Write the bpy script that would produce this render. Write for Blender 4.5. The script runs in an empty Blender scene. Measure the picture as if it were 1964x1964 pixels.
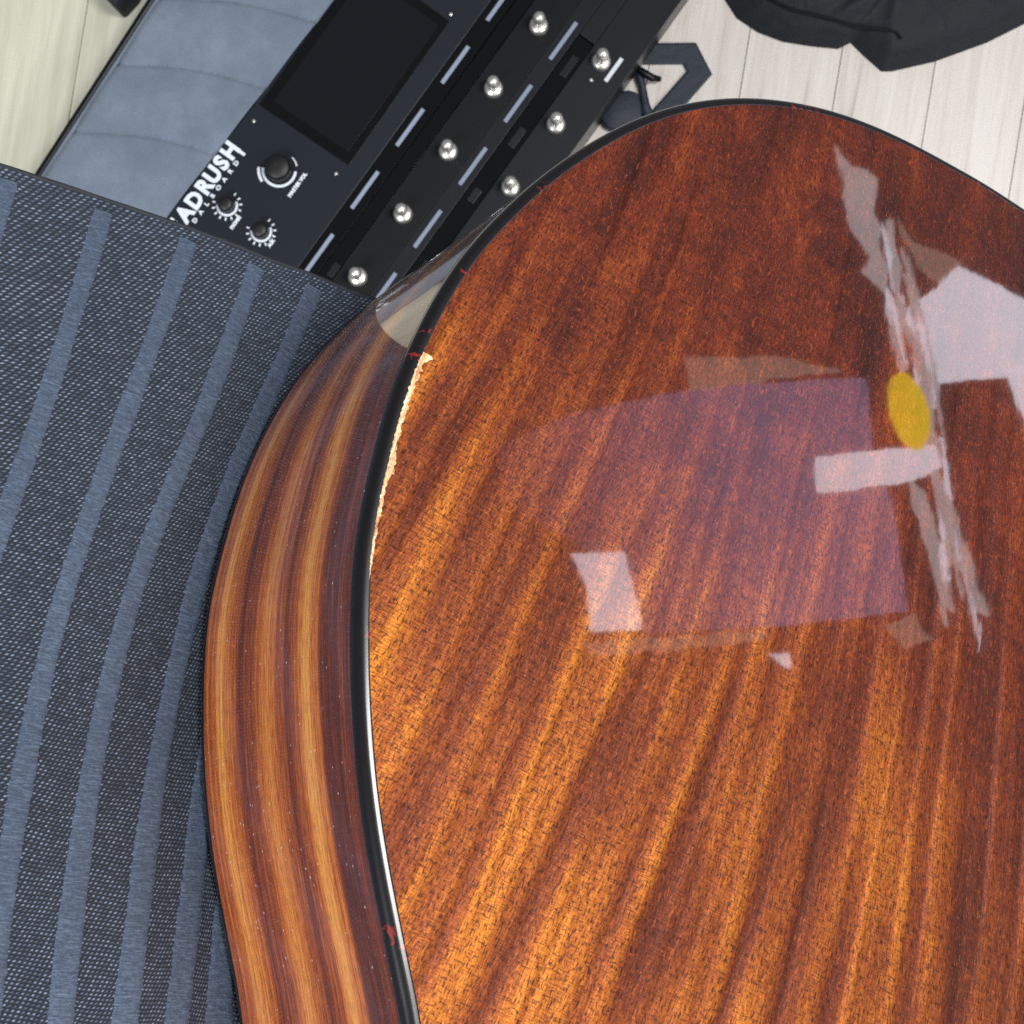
import bpy, bmesh, math, random
from mathutils import Vector, Matrix
from mathutils import noise as mnoise
random.seed(7)
sc = bpy.context.scene
C = sc.collection
PI = math.pi
# ------------------------------------------------------------------ camera
H = 1.63
cam = bpy.data.cameras.new('camera'); camo = bpy.data.objects.new('camera', cam); C.objects.link(camo)
camo.location = (0, 0, H)
cam.sensor_width = 36; cam.lens = 36 * 3000 / 1964
cam.clip_start = .02; cam.clip_end = 60
cam.dof.use_dof = True; cam.dof.focus_distance = .405; cam.dof.aperture_fstop = 75
sc.camera = camo
# ------------------------------------------------------------------ light
w = bpy.data.worlds.new('World'); sc.world = w; w.use_nodes = True
bg = w.node_tree.nodes['Background']; bg.inputs[0].default_value = (.88, .92, 1.0, 1); bg.inputs[1].default_value = .20
def area(name, loc, target, sx, sy, power, col):
    l = bpy.data.lights.new(name, 'AREA'); l.shape = 'RECTANGLE'; l.size = sx; l.size_y = sy; l.energy = power; l.color = col
    o = bpy.data.objects.new(name, l); C.objects.link(o); o.location = loc
    o.rotation_euler = (Vector(target) - Vector(loc)).to_track_quat('-Z', 'Y').to_euler(); return o
area('ceiling_lamp', (.78, .22, 2.5), (0, .1, 1.0), .45, .7, 34, (1, .985, .96))
area('left_fill', (-.95, -1.05, 2.3), (-.1, 0, 1.0), .8, .8, 40, (.95, .97, 1))  # unseen soft fill, added to light the guitar's side
area('grain_key_light', (1.75, -.95, 2.25), (0, 0, 1.25), .55, .9, 25, (1, .97, .93))  # unseen key light, added to bring out the grain's chatoyance
sc.view_settings.view_transform = 'Standard'; sc.view_settings.look = 'None'
sc.view_settings.exposure = 0; sc.view_settings.gamma = 1
sc.cycles.use_denoising = False
sc.cycles.max_bounces = 8
# ------------------------------------------------------------------ helpers
def srgb(r, g, b):
    f = lambda c: (c / 255 / 12.92) if c / 255 <= .04045 else ((c / 255 + .055) / 1.055) ** 2.4
    return (f(r), f(g), f(b), 1)
class NT:
    def __init__(s, name):
        s.m = bpy.data.materials.new(name); s.m.use_nodes = True; s.t = s.m.node_tree; s.b = s.t.nodes['Principled BSDF']
        s.b.inputs['Roughness'].default_value = .5
    def n(s, kind, **kw):
        x = s.t.nodes.new('ShaderNode' + kind)
        for k, v in kw.items(): setattr(x, k, v)
        return x
    def l(s, a, b): s.t.links.new(a, b)
    def v(s, inp, val):
        if isinstance(val, bpy.types.NodeSocket): s.l(val, inp)
        else: inp.default_value = val
    def math(s, op, a, b=0.0, c=None, clamp=False):
        x = s.n('Math', operation=op, use_clamp=clamp); s.v(x.inputs[0], a); s.v(x.inputs[1], b)
        if c is not None: s.v(x.inputs[2], c)
        return x.outputs[0]
    def coord(s, scale=(1, 1, 1), uv=False, rot=(0, 0, 0), loc=(0, 0, 0)):
        tc = s.n('TexCoord'); mp = s.n('Mapping'); mp.inputs['Scale'].default_value = scale
        mp.inputs['Rotation'].default_value = rot; mp.inputs['Location'].default_value = loc
        s.l(tc.outputs['UV' if uv else 'Object'], mp.inputs['Vector']); return mp.outputs[0]
    def noise(s, vec, scale=1, detail=3, rough=.5, dist=0):
        x = s.n('TexNoise'); s.l(vec, x.inputs['Vector']); x.inputs['Scale'].default_value = scale
        x.inputs['Detail'].default_value = detail; x.inputs['Roughness'].default_value = rough; x.inputs['Distortion'].default_value = dist
        return x.outputs['Fac']
    def ramp(s, fac, stops):
        x = s.n('ValToRGB'); s.l(fac, x.inputs[0]); r = x.color_ramp
        while len(r.elements) < len(stops): r.elements.new(.5)
        for e, (p, c) in zip(r.elements, stops):
            e.position = p; e.color = c if len(c) == 4 else (*c, 1)
        return x.outputs[0]
    def rng(s, fac, a, b, lo=0, hi=1):
        x = s.n('MapRange'); s.v(x.inputs[0], fac); x.inputs[1].default_value = a; x.inputs[2].default_value = b
        x.inputs[3].default_value = lo; x.inputs[4].default_value = hi; return x.outputs[0]
    def mix(s, fac, a, b, mode='MIX'):
        x = s.n('Mix', data_type='RGBA', blend_type=mode); s.v(x.inputs[0], fac); s.v(x.inputs[6], a); s.v(x.inputs[7], b); return x.outputs[2]
    def bump(s, h, dist, strength=1.0, nrm=None):
        x = s.n('Bump'); s.l(h, x.inputs['Height']); x.inputs['Distance'].default_value = dist; x.inputs['Strength'].default_value = strength
        if nrm is not None: s.l(nrm, x.inputs['Normal'])
        return x.outputs[0]
    def set(s, **kw):
        for k, v in kw.items(): s.v(s.b.inputs[k.replace('_', ' ')], v)
        return s
def link(name, me, mat, parent=None, smooth=True):
    if smooth:
        for p in me.polygons: p.use_smooth = True
    if mat: me.materials.append(mat)
    o = bpy.data.objects.new(name, me); C.objects.link(o)
    if parent: o.parent = parent
    return o
def mesh(name, vs, fs, mat, parent=None, smooth=True, uvs=None):
    me = bpy.data.meshes.new(name); me.from_pydata(vs, [], fs)
    if uvs:
        u = me.uv_layers.new(name='UVMap')
        for lp in me.loops: u.data[lp.index].uv = uvs[lp.vertex_index]
    me.validate(); me.update()
    return link(name, me, mat, parent, smooth)
def from_bm(name, bm, mat, parent=None, smooth=True):
    me = bpy.data.meshes.new(name); bm.to_mesh(me); bm.free(); return link(name, me, mat, parent, smooth)
def grid(rows, flip=False, closed=False):
    n, m = len(rows), len(rows[0]); vs = [tuple(p) for r in rows for p in r]; fs = []
    for i in range(n - (0 if closed else 1)):
        for j in range(m - 1):
            a, b = i * m + j, ((i + 1) % n) * m + j
            q = (a, a + 1, b + 1, b); fs.append(q[::-1] if flip else q)
    return vs, fs
def extrude_poly(pts, z0, z1, bevel=0):
    bm = bmesh.new(); vs = [bm.verts.new((x, y, z0)) for x, y in pts]; f = bm.faces.new(vs)
    if f.normal.z < 0: pass
    r = bmesh.ops.extrude_face_region(bm, geom=[f]); 
    for v in r['geom']:
        if isinstance(v, bmesh.types.BMVert): v.co.z = z1
    bmesh.ops.recalc_face_normals(bm, faces=bm.faces)
    if bevel: bmesh.ops.bevel(bm, geom=list(bm.edges), offset=bevel, segments=2, affect='EDGES', profile=.5)
    return bm
def box_bm(x0, x1, y0, y1, z0, z1, bevel=0): return extrude_poly([(x0, y0), (x1, y0), (x1, y1), (x0, y1)], z0, z1, bevel)
def tube(path, r, seg=8, closed=False, caps=True):
    bm = bmesh.new(); rings = []; n = len(path); P = [Vector(p) for p in path]
    for i, p in enumerate(P):
        a = P[(i - 1) % n] if (closed or i > 0) else p; b = P[(i + 1) % n] if (closed or i < n - 1) else p
        t = (b - a).normalized(); u = t.orthogonal() if abs(t.z) > .95 else t.cross(Vector((0, 0, 1))); u.normalize(); v = t.cross(u)
        rr = r[i] if isinstance(r, (list, tuple)) else r
        rings.append([bm.verts.new(p + u * rr * math.cos(2 * PI * k / seg) + v * rr * math.sin(2 * PI * k / seg)) for k in range(seg)])
    for i in range(n if closed else n - 1):
        a, b = rings[i], rings[(i + 1) % n]
        for k in range(seg): bm.faces.new((a[k], a[(k + 1) % seg], b[(k + 1) % seg], b[k]))
    if caps and not closed: bm.faces.new(rings[0][::-1]); bm.faces.new(rings[-1])
    bmesh.ops.recalc_face_normals(bm, faces=bm.faces); return bm
def lathe(prof, seg=32, cx=0, cy=0):
    bm = bmesh.new(); rings = []
    for r, z in prof: rings.append([bm.verts.new((cx + r * math.cos(2 * PI * k / seg), cy + r * math.sin(2 * PI * k / seg), z)) for k in range(seg)])
    for a, b in zip(rings, rings[1:]):
        for k in range(seg): bm.faces.new((a[k], a[(k + 1) % seg], b[(k + 1) % seg], b[k]))
    bm.faces.new(rings[-1]); bm.faces.new(rings[0][::-1]); bmesh.ops.recalc_face_normals(bm, faces=bm.faces); return bm
def empty(name, loc=(0, 0, 0), mat=None):
    o = bpy.data.objects.new(name, None); C.objects.link(o); o.empty_display_size = .05
    if mat is not None: o.matrix_world = mat
    else: o.location = loc
    return o
def tag(o, label=None, cat=None, group=None, kind=None):
    for k, v in (('label', label), ('category', cat), ('group', group), ('kind', kind)):
        if v: o[k] = v
    return o
def catmull(P, per):
    out = []
    for i in range(len(P) - 1):
        p0 = P[i - 1] if i else P[i] * 2 - P[i + 1]; p1, p2 = P[i], P[i + 1]; p3 = P[i + 2] if i + 2 < len(P) else p2 * 2 - p1
        for k in range(per):
            t = k / per
            out.append(.5 * (2 * p1 + (p2 - p0) * t + (2 * p0 - 5 * p1 + 4 * p2 - p3) * t * t + (3 * p1 - p0 - 3 * p2 + p3) * t ** 3))
    out.append(P[-1]); return out
CONTOUR= [(6.2, 153.2), (10.1, 147.5), (18.7, 136.0), (26.2, 126.1), (33.4, 115.4), (39.1, 105.7), (45.6, 93.8), (52.6, 78.9), (59.0, 63.3), (61.1, 55.8), (62.4, 49.7), (64.1, 41.4), (65.8, 31.8), (67.3, 21.4), (68.2, 12.9), (68.4, 5.0), (68.2, -4.9), (67.6, -13.6), (66.6, -23.1), (64.5, -33.1), (61.5, -43.7), (57.4, -55.2), (52.4, -66.9), (46.5, -78.7), (36.2, -96.4), (26.0, -110.5), (14.5, -122.7), (1.8, -133.0), (-12.0, -142.2), (-26.9, -149.8), (-42.9, -155.9), (-60.3, -159.9), (-78.3, -163.3), (-97.2, -166.0), (-110.1, -167.2)]
RIBS= {-2: [(217.8, -24.9), (212.5, -5.4), (207.0, 13.2), (201.0, 31.1), (195.5, 48.8), (191.9, 67.2), (187.8, 84.6), (183.6, 101.5), (180.8, 118.7), (178.0, 135.3), (175.5, 151.6), (173.0, 167.4), (170.5, 182.7), (166.9, 197.2), (162.7, 211.1), (158.7, 224.7), (154.8, 238.1)], -1: [(194.8, -31.1), (189.8, -11.6), (184.9, 7.3), (179.8, 25.5), (175.7, 43.8), (172.4, 62.1), (168.3, 79.4), (164.8, 96.4), (162.2, 113.5), (159.7, 130.1), (157.4, 146.3), (155.2, 162.1), (153.1, 177.4), (149.4, 191.7), (145.5, 205.6), (141.7, 219.2), (138.0, 232.5)], 0: [(170.6, -37.6), (166.0, -18.1), (161.7, 1.0), (158.1, 19.9), (155.0, 38.6), (151.7, 56.6), (147.9, 73.9), (145.0, 91.1), (142.8, 108.1), (140.6, 124.7), (138.6, 140.8), (136.7, 156.5), (134.8, 171.9), (131.1, 186.0), (127.4, 199.9), (123.8, 213.5), (120.3, 226.8)], 1: [(142.3, -45.1), (138.3, -25.5), (134.5, -6.4), (131.2, 12.5), (128.4, 31.1), (126.0, 49.4), (123.9, 67.3), (121.4, 84.5), (118.6, 101.0), (115.4, 116.9), (111.9, 132.3), (108.6, 147.4), (105.2, 162.0), (100.6, 175.9), (96.1, 189.5), (91.6, 202.8), (87.3, 215.9)], 2: [(115.6, -49.9), (112.1, -30.4), (110.4, -10.5), (108.3, 8.7), (106.2, 27.2), (104.2, 45.3), (102.0, 62.7), (99.2, 79.4), (95.1, 95.0), (91.3, 110.3), (87.4, 125.2), (83.0, 139.6), (78.6, 153.7), (74.3, 167.5), (69.6, 180.9), (64.5, 194.0), (59.6, 206.8)], 3: [(92.9, -54.5), (90.6, -34.6), (88.1, -15.5), (86.4, 3.5), (86.3, 22.9), (85.6, 41.4), (83.1, 58.4), (80.2, 74.7), (77.0, 90.4), (73.3, 105.6), (69.2, 120.3), (64.5, 134.3), (60.0, 148.2), (55.5, 161.8), (50.6, 175.0), (45.3, 187.8), (40.1, 200.4)], 4: [(72.4, -59.8), (71.4, -39.4), (70.8, -19.3), (70.6, 0.4), (70.1, 19.3), (68.4, 37.0), (65.7, 53.7), (62.3, 69.6), (58.8, 85.1), (55.4, 100.2), (51.2, 114.8), (46.6, 128.8), (42.0, 142.5), (37.6, 156.1), (33.6, 169.5), (29.1, 182.5), (24.5, 195.3)], 5: [(51.1, -64.5), (49.8, -44.5), (50.3, -24.1), (53.7, -2.6), (54.9, 17.0), (53.6, 34.5), (51.2, 51.0), (48.3, 66.9), (44.8, 82.1), (41.1, 96.9), (36.7, 111.1), (31.9, 124.8), (27.4, 138.4), (23.1, 151.8), (19.4, 165.2), (14.9, 178.1), (10.4, 190.7)], 6: [(29.7, -69.1), (28.3, -49.5), (30.0, -28.6), (32.4, -8.0), (33.5, 11.2), (34.3, 29.7), (33.2, 46.6), (32.0, 63.1), (29.5, 78.6), (27.0, 93.7), (23.9, 108.2), (20.8, 122.3), (17.0, 135.9), (12.0, 148.8), (7.1, 161.5), (2.2, 174.1), (-2.6, 186.4)], 7: [(8.3, -76.0), (7.2, -56.3), (9.2, -35.4), (12.2, -14.5), (15.0, 5.5), (16.6, 24.3), (15.6, 41.3), (14.5, 57.7), (12.1, 73.1), (9.8, 88.2), (6.8, 102.7), (3.8, 116.9), (0.1, 130.5), (-4.9, 143.4), (-9.6, 156.1), (-14.4, 168.6), (-19.1, 181.0)]}
EDGE= [(225.9, -28.7), (175.4, -40.4), (165.5, -43.0), (122.7, -52.7), (57.9, -65.7), (16.3, -73.6)]
# local frame of the guitar back: x across the body, y from tail to neck, z out of the back
GM = Matrix(((-0.80226467, -0.32581248, 0.50021759, 0.03058528), (0.47380997, -0.85725319, 0.20154670, 0.01150455),
             (0.36314669, 0.39870188, 0.84211715, 1.20910171), (0, 0, 0, 1)))

# ================================================================== materials
def mat_plain(name, col, rough=.5, metal=0, noise_amt=.12, scale=300, bumpd=0, spec=.5, coat=0):
    t = NT(name); f = t.noise(t.coord(), scale, 4, .6)
    c = t.mix(f, tuple([x * (1 - noise_amt) for x in col[:3]] + [1]), tuple([min(1, x * (1 + noise_amt)) for x in col[:3]] + [1]))
    t.set(Base_Color=c, Roughness=rough, Metallic=metal); t.b.inputs['Specular IOR Level'].default_value = spec
    t.b.inputs['Coat Weight'].default_value = coat
    if bumpd: t.set(Normal=t.bump(f, bumpd))
    return t.m
def mat_emit(name, col, strength, nz=0, fade=None):
    t = NT(name); t.b.inputs['Base Color'].default_value = (.02, .02, .02, 1)
    if nz:
        f = t.noise(t.coord(), 14, 3, .6)
        t.set(Emission_Color=t.mix(f, tuple(c * (1 - nz) for c in col[:3]) + (1,), col))
    else: t.b.inputs['Emission Color'].default_value = col
    t.b.inputs['Emission Strength'].default_value = strength
    if fade:                                            # glow fades with height, to fade the panel's reflection
        sp_ = t.n('SeparateXYZ'); t.l(t.n('TexCoord').outputs['Object'], sp_.inputs[0])
        t.v(t.b.inputs['Emission Strength'], t.rng(sp_.outputs[2], fade[0], fade[1], strength, strength * .12))
    return t.m

def mat_back():
    t = NT('lacquered_mahogany_back')
    tc = t.n('TexCoord'); sep = t.n('SeparateXYZ'); t.l(tc.outputs['Object'], sep.inputs[0]); X, Y = sep.outputs[0], sep.outputs[1]
    # slight fan and waviness of the grain
    low = t.noise(t.coord((6, 3, 1)), 1, 2, .5)
    fan = t.math('ADD', t.math('MULTIPLY', t.math('ADD', X, .01), t.math('MULTIPLY', Y, -1.0)), t.math('MULTIPLY', t.math('MULTIPLY', Y, Y), -.30))
    Xw = t.math('ADD', t.math('ADD', X, fan), t.math('MULTIPLY', t.math('SUBTRACT', low, .5), .020))
    def vec(a, b, c=0.0):
        x = t.n('CombineXYZ'); t.v(x.inputs[0], a); t.v(x.inputs[1], b); t.v(x.inputs[2], c); return x.outputs[0]
    def sv(sx, sy, z=0.0): return vec(t.math('MULTIPLY', Xw, sx), t.math('MULTIPLY', Y, sy), z)
    ribbon = t.noise(sv(140, 6.0), 1, 1.5, .4, .2)
    ribbon2 = t.noise(sv(330, 26, 3.0), 1, 2, .5, .5)
    blot = t.noise(sv(38, 15, 7.0), 1, 3, .5, .6)
    fib = t.noise(sv(1700, 260, 1.0), 1, 3, .7, .4)
    pore = t.noise(sv(2200, 520, 5.0), 1, 1, .5, .3)
    speck = t.noise(t.coord((1, 1, 1)), 760, 2.5, .6, 2.2)
    cross = t.noise(sv(520, 1900, 11.0), 1, 2, .5, .7)
    cr2 = t.noise(sv(170, 900, 17.0), 1, 3, .6, 1.0)
    topm = t.rng(t.math('ADD', Y, t.math('MULTIPLY', X, .2)), .05, -.07)
    swirl = t.noise(t.coord((1, 1, 1), loc=(2, 0, 0)), 55, 4, .6, 1.2)
    rb0 = t.math('ADD', t.math('MULTIPLY', ribbon, .76), t.math('ADD', t.math('MULTIPLY', ribbon2, .16), t.math('MULTIPLY', blot, .32)))
    rb1 = t.math('ADD', t.math('MULTIPLY', ribbon, .24), t.math('ADD', t.math('MULTIPLY', swirl, .46), t.math('MULTIPLY', blot, .50)))
    rbm = t.n('Mix', data_type='FLOAT'); t.v(rbm.inputs[0], topm); t.v(rbm.inputs[2], t.math('SUBTRACT', rb0, .07)); t.v(rbm.inputs[3], t.math('SUBTRACT', rb1, .10)); rb = rbm.outputs[0]
    # colour runs paler towards the waist side of the board
    reg = t.rng(t.math('ADD', Y, t.math('MULTIPLY', X, .35)), -.15, .17, -.155, .085)
    v = t.math('ADD', t.math('ADD', rb, reg), t.math('MULTIPLY', t.math('SUBTRACT', fib, .5), .52))
    col = t.ramp(v, [(.20, srgb(42, 15, 8)), (.36, srgb(74, 28, 12)), (.48, srgb(100, 42, 15)), (.60, srgb(136, 67, 19)), (.78, srgb(190, 114, 32))])
    pm = t.rng(pore, .55, .66)
    sm = t.rng(speck, .60, .68)
    gold = t.rng(t.math('ADD', rb, reg), .44, .60)
    cm = t.math('MULTIPLY', t.rng(cross, .54, .66), t.math('ADD', t.math('MULTIPLY', gold, .75), .20))
    cm2 = t.math('MULTIPLY', t.rng(cr2, .60, .70), gold)
    dark = srgb(36, 13, 9)
    col = t.mix(t.math('MULTIPLY', pm, .78), col, dark)
    col = t.mix(t.math('MULTIPLY', cm, .70), col, srgb(50, 20, 9))
    col = t.mix(t.math('MULTIPLY', cm2, .5), col, srgb(60, 24, 10))
    col = t.mix(t.math('MULTIPLY', sm, t.math('ADD', .28, t.math('MULTIPLY', topm, .45))), col, dark)
    lt = t.rng(t.noise(sv(1500, 420, 23.0), 1, 2, .5, 1.5), .60, .70)
    col = t.mix(t.math('MULTIPLY', lt, .45), col, srgb(176, 84, 34))
    hs = t.n('HueSaturation'); t.l(col, hs.inputs['Color']); t.v(hs.inputs['Hue'], t.rng(topm, 0, 1, .5, .495)); t.v(hs.inputs['Value'], t.rng(topm, 0, 1, 1.0, 1.06)); col = hs.outputs[0]
    h = t.math('ADD', t.math('MULTIPLY', ribbon, 1.0), t.math('ADD', t.math('MULTIPLY', cr2, .06), t.math('MULTIPLY', fib, .03)))
    nb = t.bump(h, .0035)
    wav = t.noise(t.coord((9, 4, 1), loc=(3, 1, 0)), 1, 1, .4)
    wav2 = t.noise(t.coord((130, 70, 1)), 1, 2, .5)
    nc = t.bump(t.math('ADD', wav, t.math('MULTIPLY', wav2, .014)), .0006)
    t.set(Base_Color=col, Roughness=.45, Metallic=.28, Normal=nb); t.b.inputs['Specular IOR Level'].default_value = .15
    t.b.inputs['Coat Weight'].default_value = 1; t.b.inputs['Coat IOR'].default_value = 1.52; t.b.inputs['Coat Roughness'].default_value = .028
    t.l(nc, t.b.inputs['Coat Normal'])
    return t.m

def mat_side():
    t = NT('lacquered_mahogany_side')
    tc = t.n('TexCoord'); sep = t.n('SeparateXYZ'); t.l(tc.outputs['UV'], sep.inputs[0]); U, Vv = sep.outputs[0], sep.outputs[1]   # U along (m), V across 0 front .. 1 back
    wob = t.noise(t.coord((3.2, .4, 1), uv=True), 1, 2, .5)
    Vw = t.math('ADD', Vv, t.math('MULTIPLY', t.math('SUBTRACT', wob, .5), .16))
    def sv(sx, sy, z=0.0):
        x = t.n('CombineXYZ'); t.v(x.inputs[0], t.math('MULTIPLY', U, sx)); t.v(x.inputs[1], t.math('MULTIPLY', Vw, sy)); x.inputs[2].default_value = z; return x.outputs[0]
    r = t.n('ValToRGB'); t.l(Vw, r.inputs[0]); g = r.color_ramp
    st = [(0, .45), (.07, .52), (.15, .95), (.24, .55), (.30, .22), (.37, .38), (.46, .80), (.52, .70), (.60, .28), (.66, .45), (.73, .98), (.79, .72), (.85, .14), (1, .18)]
    while len(g.elements) < len(st): g.elements.new(.5)
    for e, (p, c) in zip(g.elements, st): e.position = p; e.color = (c, c, c, 1)
    fib = t.noise(sv(40, 260, 1.0), 1, 3, .65, .2)
    fib2 = t.noise(sv(160, 620, 4.0), 1, 2, .6, .3)
    lon = t.noise(sv(2.2, 30, 8.0), 1, 3, .6, .3)
    v = t.math('ADD', r.outputs[0], t.math('ADD', t.math('MULTIPLY', t.math('SUBTRACT', fib, .5), 1.15), t.math('ADD', t.math('MULTIPLY', t.math('SUBTRACT', fib2, .5), 1.05), t.math('MULTIPLY', t.math('SUBTRACT', lon, .5), 1.1))))
    col = t.ramp(v, [(.0, srgb(74, 28, 19)), (.28, srgb(122, 48, 20)), (.50, srgb(168, 78, 26)), (.75, srgb(218, 120, 40)), (1.0, srgb(248, 172, 80))])
    pore = t.rng(t.noise(sv(230, 520, 5.0), 1, 1, .5), .56, .66)
    col = t.mix(t.math('MULTIPLY', pore, .65), col, srgb(72, 28, 16))
    # dust lying on the lacquer
    vo = t.n('TexVoronoi'); t.l(t.coord((1, .11, 1), uv=True), vo.inputs['Vector']); vo.inputs['Scale'].default_value = 420
    dots = t.rng(vo.outputs['Distance'], t.math('ADD', .04, .0) if 0 else .17, .08)
    sepc = t.n('SeparateColor'); t.l(vo.outputs['Color'], sepc.inputs[0])
    clus = t.rng(t.noise(t.coord((14, 2, 1), uv=True), 1, 2, .6), .36, .64, .01, .75)
    keep = t.math('LESS_THAN', sepc.outputs[0], clus)
    dust = t.math('MULTIPLY', dots, keep)
    col = t.mix(t.math('MULTIPLY', dust, t.math('MULTIPLY', sepc.outputs[1], .9)), col, srgb(236, 226, 220))
    h = t.math('ADD', t.math('MULTIPLY', r.outputs[0], .4), t.math('MULTIPLY', fib, .25))
    t.set(Base_Color=col, Roughness=.42, Metallic=.15, Normal=t.bump(h, .0008))
    t.b.inputs['Coat Weight'].default_value = 1; t.b.inputs['Coat IOR'].default_value = 1.6; t.b.inputs['Coat Roughness'].default_value = .055
    t.l(t.bump(t.noise(t.coord((10, .8, 1), uv=True), 1, 1, .5), .0006), t.b.inputs['Coat Normal'])
    return t.m

def mat_binding():
    t = NT('dark_tortoise_binding')
    n1 = t.noise(t.coord((42, 42, 42)), 1, 1, .4, 1.5); n2 = t.noise(t.coord((300, 300, 300)), 1, 2, .5, 2.0)
    m = t.math('MULTIPLY', t.rng(n1, .63, .67), t.rng(n2, .56, .62))
    t.set(Base_Color=t.mix(m, srgb(10, 9, 12), srgb(112, 26, 24)), Roughness=.4); t.b.inputs['Specular IOR Level'].default_value = .25
    t.b.inputs['Coat Weight'].default_value = 1; t.b.inputs['Coat IOR'].default_value = 1.4; t.b.inputs['Coat Roughness'].default_value = .16
    return t.m

def mat_twill():
    t = NT('charcoal_twill'); tc = t.n('TexCoord'); sep = t.n('SeparateXYZ'); t.l(tc.outputs['UV'], sep.inputs[0]); U, Vv = sep.outputs[0], sep.outputs[1]
    wob = t.noise(t.coord((40, 40, 1), uv=True), 1, 2, .5)
    d = t.math('MULTIPLY', t.math('SUBTRACT', wob, .5), .0022)
    U2 = t.math('ADD', U, d); V2 = t.math('ADD', Vv, d)
    # twill: short floats in rows, every row shifted a little
    row = t.math('DIVIDE', V2, .00118); ri = t.math('FLOOR', row); rf = t.math('FRACT', row)
    cx = t.math('ADD', t.math('DIVIDE', U2, .00175), t.math('MULTIPLY', ri, .37)); cf = t.math('FRACT', cx); ci = t.math('FLOOR', cx)
    sl = t.math('FRACT', t.math('ADD', cf, t.math('MULTIPLY', rf, .45)))
    a = t.math('SINE', t.math('MULTIPLY', sl, PI)); b = t.math('SINE', t.math('MULTIPLY', rf, PI))
    hgt = t.math('MULTIPLY', a, b)
    idv = t.n('CombineXYZ'); t.v(idv.inputs[0], ci); t.v(idv.inputs[1], ri)
    wn = t.n('TexWhiteNoise', noise_dimensions='2D'); t.l(idv.outputs[0], wn.inputs['Vector']); rnd = wn.outputs['Value']
    fine = t.noise(t.coord((2600, 2600, 1), uv=True), 1, 2, .6)
    big = t.noise(t.coord((9, 9, 1), uv=True), 1, 3, .5)
    k = t.math('MULTIPLY', t.math('ADD', t.math('MULTIPLY', rnd, .55), .5), t.math('POWER', hgt, 1.4))
    k = t.math('ADD', k, t.math('MULTIPLY', t.math('SUBTRACT', fine, .5), .75))
    k = t.math('ADD', k, t.math('MULTIPLY', t.math('SUBTRACT', big, .5), .25))
    col = t.ramp(k, [(.0, srgb(16, 23, 33)), (.28, srgb(36, 47, 64)), (.62, srgb(76, 90, 112)), (.95, srgb(126, 140, 160))])
    t.set(Base_Color=col, Roughness=.75, Normal=t.bump(t.math('ADD', hgt, t.math('MULTIPLY', fine, .3)), .0005))
    t.b.inputs['Sheen Weight'].default_value = .1
    return t.m
def mat_rib():
    t = NT('blue_grey_rib_yarn')
    f = t.noise(t.coord((260, 1900, 1), uv=True), 1, 3, .65, .6); g = t.noise(t.coord((12, 12, 1), uv=True), 1, 3, .5)
    f2 = t.noise(t.coord((900, 900, 1), uv=True), 1, 2, .6)
    k = t.math('ADD', t.math('MULTIPLY', f, .6), t.math('ADD', t.math('MULTIPLY', g, .25), t.math('MULTIPLY', f2, .25)))
    col = t.ramp(k, [(.36, srgb(38, 50, 67)), (.53, srgb(57, 71, 91)), (.70, srgb(88, 103, 125))])
    t.set(Base_Color=col, Roughness=.8, Normal=t.bump(t.math('ADD', f, f2), .00035)); t.b.inputs['Sheen Weight'].default_value = .15
    return t.m
def mat_suede():
    t = NT('blue_grey_suede'); a = t.noise(t.coord(), 18, 5, .6); b = t.noise(t.coord(), 900, 3, .6)
    k = t.math('ADD', t.math('MULTIPLY', a, .75), t.math('MULTIPLY', b, .25))
    t.set(Base_Color=t.ramp(k, [(.30, srgb(98, 109, 124)), (.50, srgb(112, 124, 141)), (.70, srgb(128, 140, 157))]), Roughness=.85, Normal=t.bump(b, .0006))
    t.b.inputs['Sheen Weight'].default_value = .2; return t.m
def mat_floor(cols_, nm):
    t = NT(nm); oi = t.n('ObjectInfo')
    tc = t.n('TexCoord'); mp = t.n('Mapping'); mp.inputs['Scale'].default_value = (60, 3.2, 1); t.l(tc.outputs['Object'], mp.inputs[0])
    off = t.n('VectorMath', operation='ADD'); t.l(mp.outputs[0], off.inputs[0]); cb = t.n('CombineXYZ'); t.v(cb.inputs[0], t.math('MULTIPLY', oi.outputs['Random'], 91.0)); t.v(cb.inputs[2], t.math('MULTIPLY', oi.outputs['Random'], 37.0)); t.l(cb.outputs[0], off.inputs[1])
    a = t.noise(off.outputs[0], 1, 4, .6, .8); b = t.noise(off.outputs[0], 4.5, 3, .6)
    k = t.math('ADD', t.math('MULTIPLY', a, .7), t.math('ADD', t.math('MULTIPLY', b, .3), t.math('MULTIPLY', t.math('SUBTRACT', oi.outputs['Random'], .5), .05)))
    t.set(Base_Color=t.ramp(k, cols_), Roughness=.42)
    return t.m

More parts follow.
